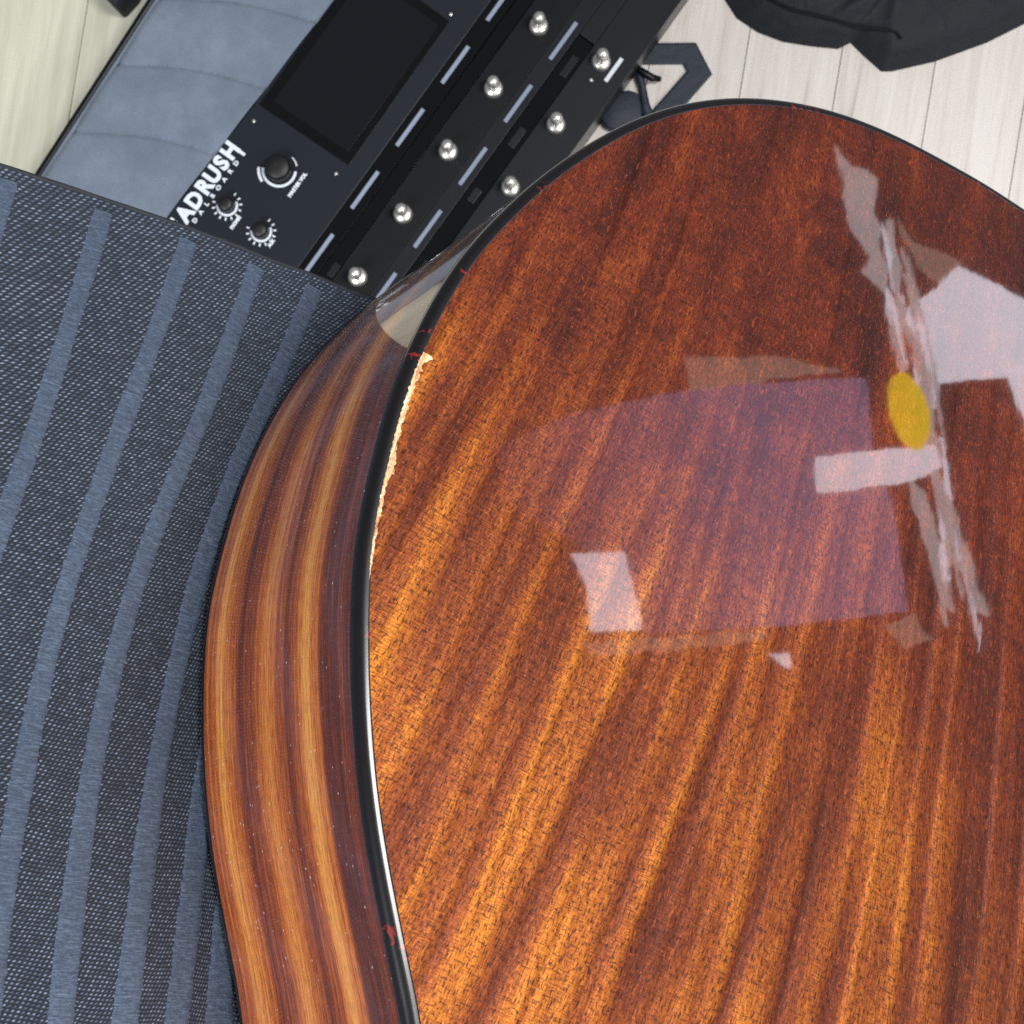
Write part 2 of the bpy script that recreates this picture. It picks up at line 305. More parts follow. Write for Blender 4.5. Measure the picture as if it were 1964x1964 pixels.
M_back, M_side, M_bind, M_twill, M_rib, M_suede, M_floor = mat_back(), mat_side(), mat_binding(), mat_twill(), mat_rib(), mat_suede(), mat_floor([(.26, srgb(186, 178, 170)), (.42, srgb(220, 213, 206)), (.60, srgb(234, 228, 223))], 'pale_wood_laminate')
M_floor2 = mat_floor([(.26, srgb(184, 182, 158)), (.42, srgb(206, 205, 184)), (.60, srgb(220, 220, 200))], 'laminate_warm_glow')  # warm glow on the floor at far left, put into the plank colour
M_spruce = mat_plain('spruce_top', srgb(214, 178, 120), .3, coat=1)
M_black = mat_plain('black_enamel', srgb(16, 18, 22), .34, spec=.3, noise_amt=.15, scale=25)
M_gloss = mat_plain('black_gloss_plastic', srgb(6, 7, 9), .12, scale=25)
M_deck = mat_plain('dark_steel_deck', srgb(24, 28, 34), .34, spec=.3, scale=20)
M_panel = mat_plain('charcoal_control_panel', srgb(30, 35, 43), .34, spec=.3, scale=15)
M_glass = mat_plain('dim_screen_glass', srgb(18, 19, 24), .08, noise_amt=.05)
M_knob = mat_plain('black_knob_rubber', srgb(16, 15, 17), .45)
M_print = mat_plain('white_print', srgb(226, 234, 244), .5, noise_amt=.04)
M_strip = mat_plain('pale_blue_scribble_strip', srgb(140, 152, 174), .4, noise_amt=.06)
M_chrome = mat_plain('polished_nickel', srgb(236, 234, 226), .34, metal=.85, noise_amt=.05)
M_cloth = mat_plain('black_nylon', srgb(26, 31, 39), .75, scale=60, noise_amt=.35, bumpd=.002)
M_web = mat_plain('navy_black_webbing', srgb(38, 47, 60), .6, scale=90, noise_amt=.3, bumpd=.0008)
M_raw = None
def mat_raw():
    t = NT('exposed_pale_wood'); a = t.noise(t.coord((900, 140, 300)), 1, 3, .6, .5)
    sp = t.rng(t.noise(t.coord(), 1300, 2, .6), .50, .60)
    c = t.ramp(a, [(.3, srgb(160, 104, 62)), (.48, srgb(208, 170, 122)), (.66, srgb(232, 214, 184))])
    t.set(Base_Color=t.mix(t.math('MULTIPLY', sp, .6), c, srgb(150, 88, 50)), Roughness=.6, Normal=t.bump(a, .0006)); return t.m
M_raw = mat_raw()

# ================================================================== floor
fl = empty('floor', (0, 0, 0)); tag(fl, kind='structure')
sub = from_bm('underlay', box_bm(-1.9, 1.9, -1.5, 1.5, -.03, -.006), M_cloth, fl, False)
ang = math.atan2(19, 117); PW = .098
pb = box_bm(.00035, PW - .00035, -1.3, 1.3, -.005, 0, .0005); pme = bpy.data.meshes.new('plank'); pb.to_mesh(pme); pb.free(); pme.materials.append(M_floor)
# a joint passes through the spot seen just right of the strap buckle
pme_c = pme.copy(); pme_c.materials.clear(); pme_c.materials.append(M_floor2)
R = Matrix.Rotation(-ang, 4, 'Z')
j = Vector(((1427 - 982) / 3000 * H, (982 - 130) / 3000 * H, 0)); ju = R.inverted() @ j
for i in range(-15, 13):
    p = bpy.data.objects.new('plank', pme); C.objects.link(p); p.parent = fl
    p.matrix_local = R @ Matrix.Translation((ju.x + i * PW, (i * 37 % 11) * .02, 0))
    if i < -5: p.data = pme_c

# ================================================================== seat the guitar leans on
def L3(x, y, z): return Vector((x, y, z))
keys = sorted(RIBS)
def smooth_col(pts):
    P = [Vector((a / 1000, b / 1000, 0)) for a, b in pts]
    for _ in range(2): P = [P[0]] + [(P[i - 1] + P[i] * 2 + P[i + 1]) / 4 for i in range(1, len(P) - 1)] + [P[-1]]
    return catmull(P, 5)
cols = {k: smooth_col(RIBS[k]) for k in keys}
NT_ = len(cols[0])
# the first row of every column is put on the straight hemmed edge
E0, E1 = Vector((EDGE[1][0] / 1000, EDGE[1][1] / 1000, 0)), Vector((EDGE[4][0] / 1000, EDGE[4][1] / 1000, 0))
ed = (E1 - E0).normalized()
def edge_y(x): return E0.y + (x - E0.x) * ed.y / ed.x + .0005 * mnoise.noise(Vector((x * 60, 0, 3)))
for k in keys:
    c = cols[k]; dy = edge_y(c[0].x) - c[0].y
    for i in range(NT_): c[i] = c[i] + Vector((0, dy * max(0, 1 - i / 10), 0))
def seat_z(x, y):
    dx = max(0, x - .085)
    return -.1128 - .9 * dx * dx + .0014 * mnoise.noise(Vector((x * 22, y * 16, 0)))
SUB = 10
rows = []; uvr = []
for ci in range((len(keys) - 1) * SUB + 1):
    k = min(ci // SUB, len(keys) - 2); t = ci / SUB - k
    g = lambda q: cols[keys[max(0, min(len(keys) - 1, q))]]
    r = []; uu = []
    acc = 0; prev = None
    for i in range(NT_):
        p0, p1, p2, p3 = g(k - 1)[i], g(k)[i], g(k + 1)[i], g(k + 2)[i]
        if k == 0: p0 = p1 * 2 - p2
        if k == len(keys) - 2: p3 = p2 * 2 - p1
        p = .5 * (2 * p1 + (p2 - p0) * t + (2 * p0 - 5 * p1 + 4 * p2 - p3) * t * t + (3 * p1 - p0 - 3 * p2 + p3) * t ** 3)
        if prev is not None: acc += (p - prev).length
        prev = p.copy()
        fr = t if t < .5 else 1 - t
        z = seat_z(p.x, p.y) - .0003 * math.sin(min(1, max(0, (fr - .1) / .25)) * PI / 2)   # fabric sinks a little between the ribs
        r.append((p.x, p.y, z)); uu.append(((ci / SUB) * .0245, acc))
    rows.append(r); uvr.append(uu)
seat = empty('seat', mat=GM.copy())
tag(seat, 'charcoal twill seat cushion with pale blue-grey raised ribs, under the guitar on the left', 'cushion')
vs, fs = grid(rows, flip=False)
cover = mesh('fabric_cover', vs, fs, M_twill, seat, True, [u for r in uvr for u in r])
# ribs: raised strips
for q, k in enumerate(keys):
    rr = []; uv = []
    acc = 0
    c = [cols[k][i].lerp(cols[k][i + 1], u_ / 7) for i in range(NT_ - 1) for u_ in range(7)]
    for i in range(6, len(c)):
        a = c[max(0, i - 5)]; b = c[min(i + 5, len(c) - 1)]; tdir = (b - a).normalized(); nx = Vector((tdir.y, -tdir.x, 0))
        acc += (c[i] - c[i - 1]).length
        wdt = .0035 * (1 + .10 * mnoise.noise(Vector((k * 5.3, acc * 40, 0))) + .10 * mnoise.noise(Vector((k * 9.3, acc * 500, 0))) + .10 * mnoise.noise(Vector((k * 7.3, acc * 1700, 0)))) * (1.0 + .35 * max(0, (acc - .15) / .12))
        line = []
        for m_ in range(9):
            s_ = m_ / 8 * 2 - 1; off = s_ * wdt
            p = c[i] + nx * off
            line.append((p.x, p.y, seat_z(p.x, p.y) + .00028 * (1 - abs(s_) ** 3.0) - .0006 * (abs(s_) > .95)))
            uv.append((off + .01 * k, acc))
        rr.append(line)
    v2, f2 = grid(rr); mesh('rib', v2, f2, M_rib, seat, True, uv)
# hem: dark piping along the straight edge, and a folded selvedge
hp = [Vector((x, edge_y(x) - .0006, seat_z(x, edge_y(x)) - .0006)) for x in [(-.02 + .25 * i / 60) for i in range(61)]]
from_bm('edge_piping', tube(hp, .0008, 8), M_cloth, seat)
# upholstered block below the cover, down to the floor (world vertical)
loop = [rows[0][i] for i in range(NT_)] ; 
bl = [Vector(rows[c][0]) for c in range(len(rows))] + [Vector(rows[-1][i]) for i in range(1, NT_)] + [Vector(rows[c][-1]) for c in range(len(rows) - 2, -1, -1)] + [Vector(rows[0][i]) for i in range(NT_ - 2, 0, -1)]
Gi = GM.inverted(); rr = []
cen = sum((GM @ p for p in bl), Vector()) / len(bl)
for p in bl:
    wp = GM @ p; line = []
    for f_, ins in ((0, 0), (.02, .004), (.3, .012), (1, .012)):
        z = wp.z * (1 - f_) + .002 * f_; d = Vector((cen.x - wp.x, cen.y - wp.y, 0)).normalized() * ins
        line.append(tuple(Gi @ Vector((wp.x + d.x, wp.y + d.y, z - .0015))))
    rr.append(line)
v2, f2 = grid(rr, closed=True); mesh('upholstered_base', v2, f2, M_twill, seat, True, [(p[0], p[1] + p[2]) for p in v2])

# ================================================================== guitar
def dome(x, y): return .0043 - ((x + .130) ** 2 + (y - .06) ** 2) / 10.
XC = -.130
half = [Vector((a / 1000, b / 1000, 0)) for a, b in CONTOUR]
half = [p for p in half if p.x > -.105]                       # tail .. waist on the seen side, order neck -> tail
for _ in range(2): half = [half[0]] + [(half[i - 1] + half[i] * 2 + half[i + 1]) / 4 for i in range(1, len(half) - 1)] + [half[-1]]
up = [(-.117, .392), (-.060, .390), (-.025, .372), (-.001, .338), (.008, .300), (.004, .262), (-.006, .228), (-.010, .200), (-.007, .176)]
half = [Vector((a, b, 0)) for a, b in up] + half + [Vector((XC, -.1685, 0))]
full = half + [Vector((2 * XC - p.x, p.y, 0)) for p in half[-2::-1]]
full = catmull(full + [full[0]], 6)[:-1]
# even resample
L = [0]
for i in range(len(full)): L.append(L[-1] + (full[(i + 1) % len(full)] - full[i]).length)
N = 640; ring = []; k = 0
for i in range(N):
    s = L[-1] * i / N
    while L[k + 1] < s: k += 1
    a, b = full[k], full[(k + 1) % len(full)]; t = (s - L[k]) / max(1e-9, L[k + 1] - L[k]); ring.append(a.lerp(b, t))
for _ in range(6): ring = [(ring[i - 1] + ring[i] * 2 + ring[(i + 1) % N]) / 4 for i in range(N)]
nrm = []
for i in range(N):
    d = (ring[(i + 2) % N] - ring[i - 2]).normalized(); nrm.append(Vector((d.y, -d.x, 0)))
if (ring[100] + nrm[100] * .01 - Vector((XC, .05, 0))).length < (ring[100] - Vector((XC, .05, 0))).length: nrm = [-n for n in nrm]
ring = [p + n_ * .0010 * max(0, min(1, (-.05 - p.y) / .05)) for p, n_ in zip(ring, nrm)]
SL = [L[-1] * i / N for i in range(N)]
guitar = empty('acoustic_guitar', mat=GM.copy())
tag(guitar, 'glossy mahogany acoustic guitar lying face down, chipped along its back edge', 'guitar')
T = .110
def prof_strip(prof, mat, name, uvv=None, flip=False):
    rows = []; uv = []
    for i in list(range(N)) + [0]:
        s = SL[i] if rows == [] or i else L[-1]
        line = []
        for m_, (o, z) in enumerate(prof):
            p = ring[i] + nrm[i] * o; zz = (dome(p.x, p.y) + z) if z > -.05 else z
            line.append((p.x, p.y, zz)); uv.append((s, (uvv[m_] if uvv else m_ / (len(prof) - 1))))
        rows.append(line)
    v_, f_ = grid(rows, flip); return mesh(name, v_, f_, mat, guitar, True, uv)
# side between the two bindings
ns = 14
sidez = [(0.0, -T + .0020)] + [(0.0, None)] * ns
rows = []; uv = []
for q in range(N + 1):
    i = q % N; line = []
    for m_ in range(ns + 1):
        f_ = m_ / ns; p = ring[i]; zt = dome(p.x, p.y) - .0040; z = (-T + .0018) * (1 - f_) + zt * f_
        bow = -.00035 * math.sin(f_ * PI)
        pp = p + nrm[i] * bow; line.append((pp.x, pp.y, z)); uv.append((L[-1] * q / N, f_))
    rows.append(line)
v_, f_ = grid(rows, True); side = mesh('side', v_, f_, M_side, guitar, True, uv)
arc = [(-.0026 + .0028 * math.cos(a), -.0026 + .0026 * math.sin(a)) for a in [k * PI / 2 / 8 for k in range(9)]]
prof_strip([(.0000, -.0044), (.0002, -.0040), (.0002, -.0032)] + arc + [(-.0030, .00002), (-.0033, -.0003)], M_bind, 'back_binding', flip=True)
prof_strip([(.0000, -T + .0022), (.00025, -T + .0018), (.00025, -T + .0004), (-.0004, -T - .0002), (-.0030, -T - .0002)][::-1], M_bind, 'front_binding', flip=True)
# back plate: rings towards the middle line so the dome is smooth
def plate(zf, inset, mat, name, flip, nr=36):
    vs = []; fs = []
    for r_ in range(nr + 1):
        f_ = (1 - (r_ / nr)) ** 1.0
        for i in range(N):
            p = ring[i] - nrm[i] * inset; c = Vector((XC, max(-.02, min(.30, p.y * .6 + .04)), 0)); q = c.lerp(p, f_)
            vs.append((q.x, q.y, zf(q.x, q.y)))
    for r_ in range(nr):
        for i in range(N):
            a = r_ * N + i; b = r_ * N + (i + 1) % N; q = (a, b, b + N, a + N); fs.append(q if not flip else q[::-1])
    return mesh(name, vs, fs, mat, guitar, True)
back = plate(dome, .0028, M_back, 'back', True)
plate(lambda x, y: -T - .0001, .0028, M_spruce, 'soundboard', False, 12)
# chipped strip where lacquer and veneer are gone, along the inner edge of the back binding
def near(x, y): return min(range(N), key=lambda i: (ring[i].x - x) ** 2 + (ring[i].y - y) ** 2)
iA, iB = near(.0682, .0035), near(.0590, .0655)     # from the flared top end to the thin lower end
if iA > iB: iA, iB = iB, iA
topA = abs(ring[iA].y - .0035) < .01
rows = []; cnt = (iB - iA) * 5
for q in range(cnt + 1):
    u = q / cnt; tt = u if topA else 1 - u            # tt 0 at the flared end
    x_ = iA + (iB - iA) * u; a = int(x_); f_ = x_ - a; p = ring[a % N].lerp(ring[(a + 1) % N], f_); nn = nrm[a % N].lerp(nrm[(a + 1) % N], f_)
    base = .0016 * (1 - tt) ** .6 + .0003
    if tt < .05: base += .0018 * (1 - tt / .05) * (.8 + mnoise.noise(Vector((tt * 200, 2, 0))) * .4)
    if tt > .93: base *= (1 - tt) / .07 + .05
    wob = .00055 * mnoise.noise(Vector((tt * 30, 0, 0))) + .0005 * mnoise.noise(Vector((tt * 70, 4, 0))) + .00022 * mnoise.noise(Vector((tt * 240, 8, 0)))
    bump_ = .0011 * math.exp(-((tt - .52) / .05) ** 2)
    inn = max(.0001, base + wob * (1.2 if tt < .9 else .3) + bump_)
    o0 = -.0025 + .0004 * mnoise.noise(Vector((tt * 60, 9, 0)))
    line = []
    for m_ in range(7):
        g_ = m_ / 6; pp = p + nn * (o0 - inn * g_)
        z = dome(pp.x, pp.y) + .00022 * math.sin(g_ * PI) ** .4 + .00004 + .00012 * mnoise.noise(Vector((pp.x * 2500, pp.y * 1500, 0))) * math.sin(g_ * PI)
        line.append((pp.x, pp.y, z if 0 < m_ < 6 else dome(pp.x, pp.y) - .0002))
    rows.append(line)
v_, f_ = grid(rows, True); ch = mesh('chipped_edge', v_, f_, M_raw, guitar, True); ch['label'] = 'ragged cream strip of bare wood where the lacquer chipped off'

# ================================================================== grey suede case behind the pedal board
PX = 3000 / 1.555                                     # picture scale at the height of the board's top
BA = Matrix.Translation((-982 / PX, 982 / PX, .075)) @ Matrix(((-.585, .811, 0, 0), (-.811, -.585, 0, 0), (0, 0, 1, 0), (0, 0, 0, 1)))
def S(s, t, h=0): return Vector((s / PX, t / PX, h))
case = empty('padded_case', mat=BA.copy())
tag(case, 'open padded case lined in blue-grey suede, behind the black pedal board', 'case')
def seam_s(k, t): return 118 - 158 * k - .5 * (t - 264) + 14 * math.sin(max(0, min(1, (t - 264) / 240)) * PI) * -1
rows = []
for a in range(241):
    s = -760 + a * 4.6; line = []
    for b in range(70):
        te = 246 + (s + 119) * .05; t = te + (502.3 + (150 - s) * .0317 - te) * b / 69
        d = min(abs(s - seam_s(k, t)) for k in range(-3, 7)); g_ = min(1, d / 8)
        pad = min(1, d / 79)
        edge = min(1, (t - te) / 14)
        h = -.0075 + .0050 * math.sqrt(max(0, 1 - (1 - g_) ** 2)) + .0030 * math.sin(pad * PI / 2) - .006 * (1 - math.sqrt(max(0, 1 - (1 - edge) ** 2))) + .0012 * mnoise.noise(Vector((s * .012, t * .012, 0)))
        line.append(tuple(S(s, t, h)))
    rows.append(line)
v_, f_ = grid(rows, True); mesh('suede_lining', v_, f_, M_suede, case)
el = [S(s, 242 + (s + 119) * .05, -.008) for s in range(-780, 420, 20)]
from_bm('piping', tube(el, .0022, 10), M_suede, case)
el = [S(s, 231 + (s + 119) * .05, -.012) for s in range(-780, 420, 20)]
from_bm('dark_rim', tube(el, .0042, 10), M_black, case)
from_bm('shell', extrude_poly([tuple(S(s, t)[:2]) for s, t in ((-780, 190), (370, 248), (370, 540), (-780, 540))], -.073, -.014), M_cloth, case, False)
bagb = tag(from_bm('cable_bag', extrude_poly([(-.425, .62), (-.440, .60), (-.424, .535), (-.402, .512), (-.386, .530), (-.36, .62)], .001, .05, .004), M_cloth, None), 'black bag corner at the top edge behind the suede case', 'bag')

# ================================================================== pedal board
pbd = empty('pedal_board', mat=BA.copy())
tag(pbd, 'black effects pedal board with chrome footswitches, dark screen and small knobs', 'pedal board')
S0, S1 = -1000, 150
def slab(name, t0, t1, h0, h1, mat, s0=S0, s1=S1, bev=.0006, parent=pbd):
    return from_bm(name, extrude_poly([tuple(S(s, t)[:2]) for s, t in ((s0, t0), (s1, t0), (s1, t1), (s0, t1))], h0, h1, bev), mat, parent, False)
from_bm('body', extrude_poly([tuple(S(s, t)[:2]) for s, t in ((S0, 541), (S1, 506), (S1, 1063), (S0, 1056))], -.074, -.0065, .001), M_black, pbd, False)
from_bm('control_panel', extrude_poly([tuple(S(s, t)[:2]) for s, t in ((S0, 540), (S1, 503.5), (S1, 764), (S0, 764))], -.0064, 0, .0008), M_panel, pbd, False)
slab('gloss_strip', 765, 800, -.0064, -.0012, M_gloss)
slab('recess', 801, 829, -.0064, -.0045, M_gloss)
slab('switch_deck', 830.5, 904, -.0064, -.0020, M_black)
slab('deck_ridge', 904.6, 938, -.0064, -.0008, M_deck)
slab('recess', 938.6, 974, -.0064, -.0048, M_gloss, s0=-598)
slab('deck_plate', 938.6, 974, -.0064, -.0010, M_deck, s1=-599)
slab('front_deck', 974.6, 1060, -.0064, -.0008, M_deck)
# small dull blocks lying in the recesses
for s, t, l_ in ((30, 820, 30), (-75, 958, 36), (-560, 958, 46), (-245, 955, 30), (-390, 956, 44)):
    slab('recess_block', t - 6, t + 8, -.0047, -.0030, M_deck, s, s + l_, .0004)
# screen
scr = from_bm('screen', extrude_poly([tuple(S(s, t)[:2]) for s, t in ((-470, 520), (-128, 521), (-134, 728), (-470, 724))], .0001, .0020, .0005), M_gloss, pbd, False)
gl = from_bm('glass', extrude_poly([tuple(S(s, t)[:2]) for s, t in ((-452, 540), (-149, 541), (-154, 712), (-452, 712))], .0015, .0023, .0002), M_glass, scr, False)
# scribble strips
def strip(sc_, t, ln, wd=9, h=-.0011): slab('scribble_strip', t - wd / 2, t + wd / 2, h, h + .0009, M_strip, sc_ - ln / 2, sc_ + ln / 2, .0003)
for i in range(-1, 5): strip(-114 - 148.2 * i, 780.5, 87, 8, -.0011)
for i in range(5): strip(-124 - 148.2 * i, 922, 87, 8, -.0007) if i < 4 else None
strip(24, 922, 87, 8, -.0007)
from_bm('label_plate', extrude_poly([tuple(S(s, t)[:2]) for s, t in ((-607, 1029), (-553, 1029), (-553, 1037), (-607, 1037))], -.0007, .0001, .0002), M_print, pbd, False)
# footswitches
b0 = lathe([(.0098, 0), (.0098, .002), (.0086, .0045), (.0078, .0055)], 28); pr = [(.0045, .0055), (.0045, .023), (.0058, .0235), (.0062, .026), (.0058, .0290), (.0040, .0315), (.0015, .0325)]
p0 = lathe(pr, 24)
bme = bpy.data.meshes.new('switch_nut'); b0.to_mesh(bme); b0.free(); bme.materials.append(M_chrome)
pme2 = bpy.data.meshes.new('switch_cap'); p0.to_mesh(pme2); p0.free(); pme2.materials.append(M_chrome)
for me_ in (bme, pme2):
    for p in me_.polygons: p.use_smooth = True
def fsw(s, t, h):
    o = bpy.data.objects.new('switch_nut', bme); C.objects.link(o); o.parent = pbd; o.location = S(s, t, h)
    c_ = bpy.data.objects.new('switch_cap', pme2); C.objects.link(c_); c_.parent = o
for i in range(6): fsw(29 - 148.5 * i, 866.5, -.0021)
for i in range(5): fsw(13 - 148.7 * i + 3, 1004, -.0009)
# knobs with printed rings
def knob(s, t, r, hgt):
    k_ = from_bm('knob', lathe([(r, 0), (r, hgt * .75), (r * .94, hgt * .93), (r * .8, hgt), (r * .2, hgt)], 40), M_knob, pbd); k_.location = S(s, t, .0002); return k_
knob(-49, 625, 25 / PX, .016); knob(65, 584, 15 / PX, .013); knob(67, 666, 15 / PX, .013)
def ring_print(s, t, r0, r1, a0, a1, z=.0003):
    bm = bmesh.new(); n_ = 48; A = []
    for q in range(n_ + 1):
        a = math.radians(a0 + (a1 - a0) * q / n_)
        # tapering arc
        A.append((bm.verts.new((math.cos(a) * r0 / PX, math.sin(a) * r0 / PX, z)), bm.verts.new((math.cos(a) * r1 / PX, math.sin(a) * r1 / PX, z))))
    for x_, y_ in zip(A, A[1:]): bm.faces.new((x_[0], x_[1], y_[1], y_[0]))
    o = from_bm('printed_arc', bm, M_print, pbd, False); o.location = S(s, t, 0); return o
# angles are in board axes: 0 points down-left along the board, 90 to the right
ring_print(-49, 625, 29, 34, -62, 120); ring_print(-49, 625, 37, 42, -62, -20); ring_print(-49, 625, 33, 36, 138, 170)
for (s, t) in ((65, 584), (67, 666)):
    ring_print(s, t, 16.5, 21, -60, 150)
    bm = bmesh.new()
    for q in range(11):
        a = math.radians(-70 + q * 25); u = Vector((math.cos(a), math.sin(a), 0)); v = Vector((-u.y, u.x, 0))
        c_ = u * 26 / PX; hw, hh = 1.6 / PX, 3.0 / PX
        bm.faces.new([bm.verts.new(c_ + u * hh * x_ + v * hw * y_ + Vector((0, 0, .0003))) for x_, y_ in ((-1, -1), (1, -1), (1, 1), (-1, 1))])
    o = from_bm('tick_marks', bm, M_print, pbd, False); o.location = S(s, t, 0)
def text(body, s, t, size, xs=1.0, off=0.0, slant=0, sp=1.0, name='lettering', parent=pbd, z=.0003):
    cu = bpy.data.curves.new(name, 'FONT'); cu.body = body; cu.size = size / PX; cu.offset = off / PX; cu.align_x = 'CENTER'; cu.align_y = 'CENTER'; cu.space_character = sp; cu.extrude = .00005; cu.resolution_u = 3
    tmp = bpy.data.objects.new(name, cu); me = bpy.data.meshes.new_from_object(tmp); bpy.data.objects.remove(tmp); bpy.data.curves.remove(cu)
    me.materials.append(M_print); o = bpy.data.objects.new(name, me); C.objects.link(o); o.parent = parent
    # reading direction runs up the board (-s), letters' feet towards +t
    o.matrix_local = Matrix.Translation(S(s, t, z)) @ Matrix(((-1, 0, 0, 0), (0, -1, 0, 0), (0, 0, 1, 0), (0, 0, 0, 1))) @ Matrix.Rotation(math.radians(slant), 4, 'Z') @ Matrix.Diagonal((xs, 1, 1, 1))
    return o
for ch_, s in zip('HEADRUSH', (184, 156, 125, 93, 61, 33, 5, -24)):
    text(ch_, s, 528.5, 42, .95, 2.2, name='brand_letter')
from_bm('brand_letter', extrude_poly([tuple(S(s, t)[:2]) for s, t in ((-36.5, 513), (-30.5, 513), (-30.5, 555), (-36.5, 555))], .0002, .0004), M_print, pbd, False)
for ch_, s in zip('PEDALBOARD', [(-11 + 19.3 * q) for q in range(9, -1, -1)]):
    text(ch_, s, 551, 11.5, 1.1, .6, name='small_letter')
text('MASTER VOL', -46, 670.5, 9.5, 1.0, .7); text('PHONES', 82, 616.5, 9, .85, .7); text('AUX', 74, 695, 9, .85, .7)
# screws
sm_ = lathe([(.0016, 0), (.0016, .0004), (.0010, .0007)], 12); sme = bpy.data.meshes.new('screw'); sm_.to_mesh(sme); sm_.free(); sme.materials.append(M_chrome)
for x_, y_, h in ((487, 232, .0001), (645, 333, .0001), (865, 27, .0001), (1134, 153, -.0007)):
    o = bpy.data.objects.new('screw', sme); C.objects.link(o); o.parent = pbd; o.location = S(-.585 * x_ + .811 * y_, .811 * x_ + .585 * y_, h)

# ================================================================== things on the floor
def FP(x, y, z=0):                                     # point on the floor seen there
    k_ = (H - z) / 3000; return Vector(((x - 982) * k_, (982 - y) * k_, z))
def flat_band(pts, w_, th, name, mat, parent, z0=.001):
    P = [FP(*p) for p in pts]; bm = bmesh.new(); A = []
    for i, p in enumerate(P):
        a = P[max(0, i - 1)]; b = P[min(len(P) - 1, i + 1)]; d1 = (p - a).normalized() if i else (b - p).normalized(); d2 = (b - p).normalized() if i < len(P) - 1 else d1
        m_ = (Vector((d1.y, -d1.x, 0)) + Vector((d2.y, -d2.x, 0))); m_.normalize(); cs = max(.4, m_.dot(Vector((d1.y, -d1.x, 0)))); o = m_ * (w_ / 2 / cs)
        A.append([bm.verts.new(p + o * s_ + Vector((0, 0, z_))) for s_, z_ in ((-1, z0), (-1, z0 + th * .7), (-.8, z0 + th), (.8, z0 + th), (1, z0 + th * .7), (1, z0))])
    for a, b in zip(A, A[1:]):
        for k_ in range(6): bm.faces.new((a[k_], a[(k_ + 1) % 6], b[(k_ + 1) % 6], b[k_]))
    bm.faces.new(A[0][::-1]); bm.faces.new(A[-1]); bmesh.ops.recalc_face_normals(bm, faces=bm.faces)
    return from_bm(name, bm, mat, parent, False)
strap = empty('strap', FP(1290, 150)); strap_m = strap.matrix_world.inverted() if False else None
tag(strap, 'folded navy-black webbing strap with plastic clip, on the floor beside the pedal board', 'strap')
parts = [flat_band([(1195, 105), (1322, 104), (1341, 141), (1235, 262)], .022, .003, 'webbing', M_web, None),
         from_bm('clip', tube([FP(1214, 126, .012), FP(1232, 138, .014), FP(1250, 149, .014), FP(1266, 152, .010)], [.003, .0042, .0042, .003], 10), M_black, None),
         from_bm('clip_loop', tube([FP(1220, 134, .010), FP(1228, 150, .008), FP(1233, 170, .006), FP(1237, 200, .005), FP(1243, 222, .005)], [.0028, .0045, .0038, .005, .006], 10), M_web, None),
         from_bm('webbing_fold', extrude_poly([tuple(FP(x, y)[:2]) for x, y in ((1150, 232), (1168, 200), (1184, 183), (1203, 178), (1222, 184), (1228, 205), (1232, 245), (1190, 262), (1160, 250))], .002, .014, .003), M_web, None)]
for p in parts: p.parent = strap; p.matrix_parent_inverse = Matrix.Translation(-strap.location)
# dark cloth bag at the top right
out = [(1392, -60), (1390, 0), (1413, 36), (1453, 63), (1500, 81), (1556, 90), (1607, 95), (1631, 83), (1655, 107), (1690, 138), (1710, 138), (1793, 119), (1892, 83), (1964, 47), (2050, 5), (2060, -140), (1400, -160)]
bag = empty('soft_bag', FP(1700, -20)); tag(bag, 'dark charcoal soft bag with a stitched seam, lying on the floor at the top right', 'bag')
O2 = [FP(*p) for p in out]; cenb = FP(1720, -40); ring_n = 9; bm = bmesh.new()
dens = []
for i in range(len(O2)):
    a, b = O2[i], O2[(i + 1) % len(O2)]
    for q in range(6): dens.append(a.lerp(b, q / 6))
LV = []
for r_ in range(ring_n + 1):
    f_ = r_ / ring_n; LV.append([bm.verts.new((p.x + (cenb.x - p.x) * f_ * .9, p.y + (cenb.y - p.y) * f_ * .9, .002 + .034 * math.sqrt(max(0, 1 - (1 - min(1, f_ * 1.6)) ** 2)) + .006 * mnoise.noise(Vector((p.x * 30, p.y * 30, f_ * 3))) * min(1, f_ * 3))) for p in dens])
nD = len(dens)
for a, b in zip(LV, LV[1:]):
    for k_ in range(nD): bm.faces.new((a[k_], a[(k_ + 1) % nD], b[(k_ + 1) % nD], b[k_]))
bm.faces.new(LV[-1]); bmesh.ops.recalc_face_normals(bm, faces=bm.faces)
fb = from_bm('fabric', bm, M_cloth, None); 
seam = [(1477, -4), (1500, 8), (1524, 19), (1560, 27), (1595, 36), (1635, 48), (1675, 54), (1714, 60), (1730, 74)]
sp = catmull([FP(x, y, .034) + Vector((0, 0, .0)) for x, y in seam], 4)
se = from_bm('seam', tube(sp, .0016, 8), mat_plain('black_seam_thread', srgb(8, 9, 11), .9), None)
for p in (fb, se): p.parent = bag; p.matrix_parent_inverse = Matrix.Translation(-bag.location)

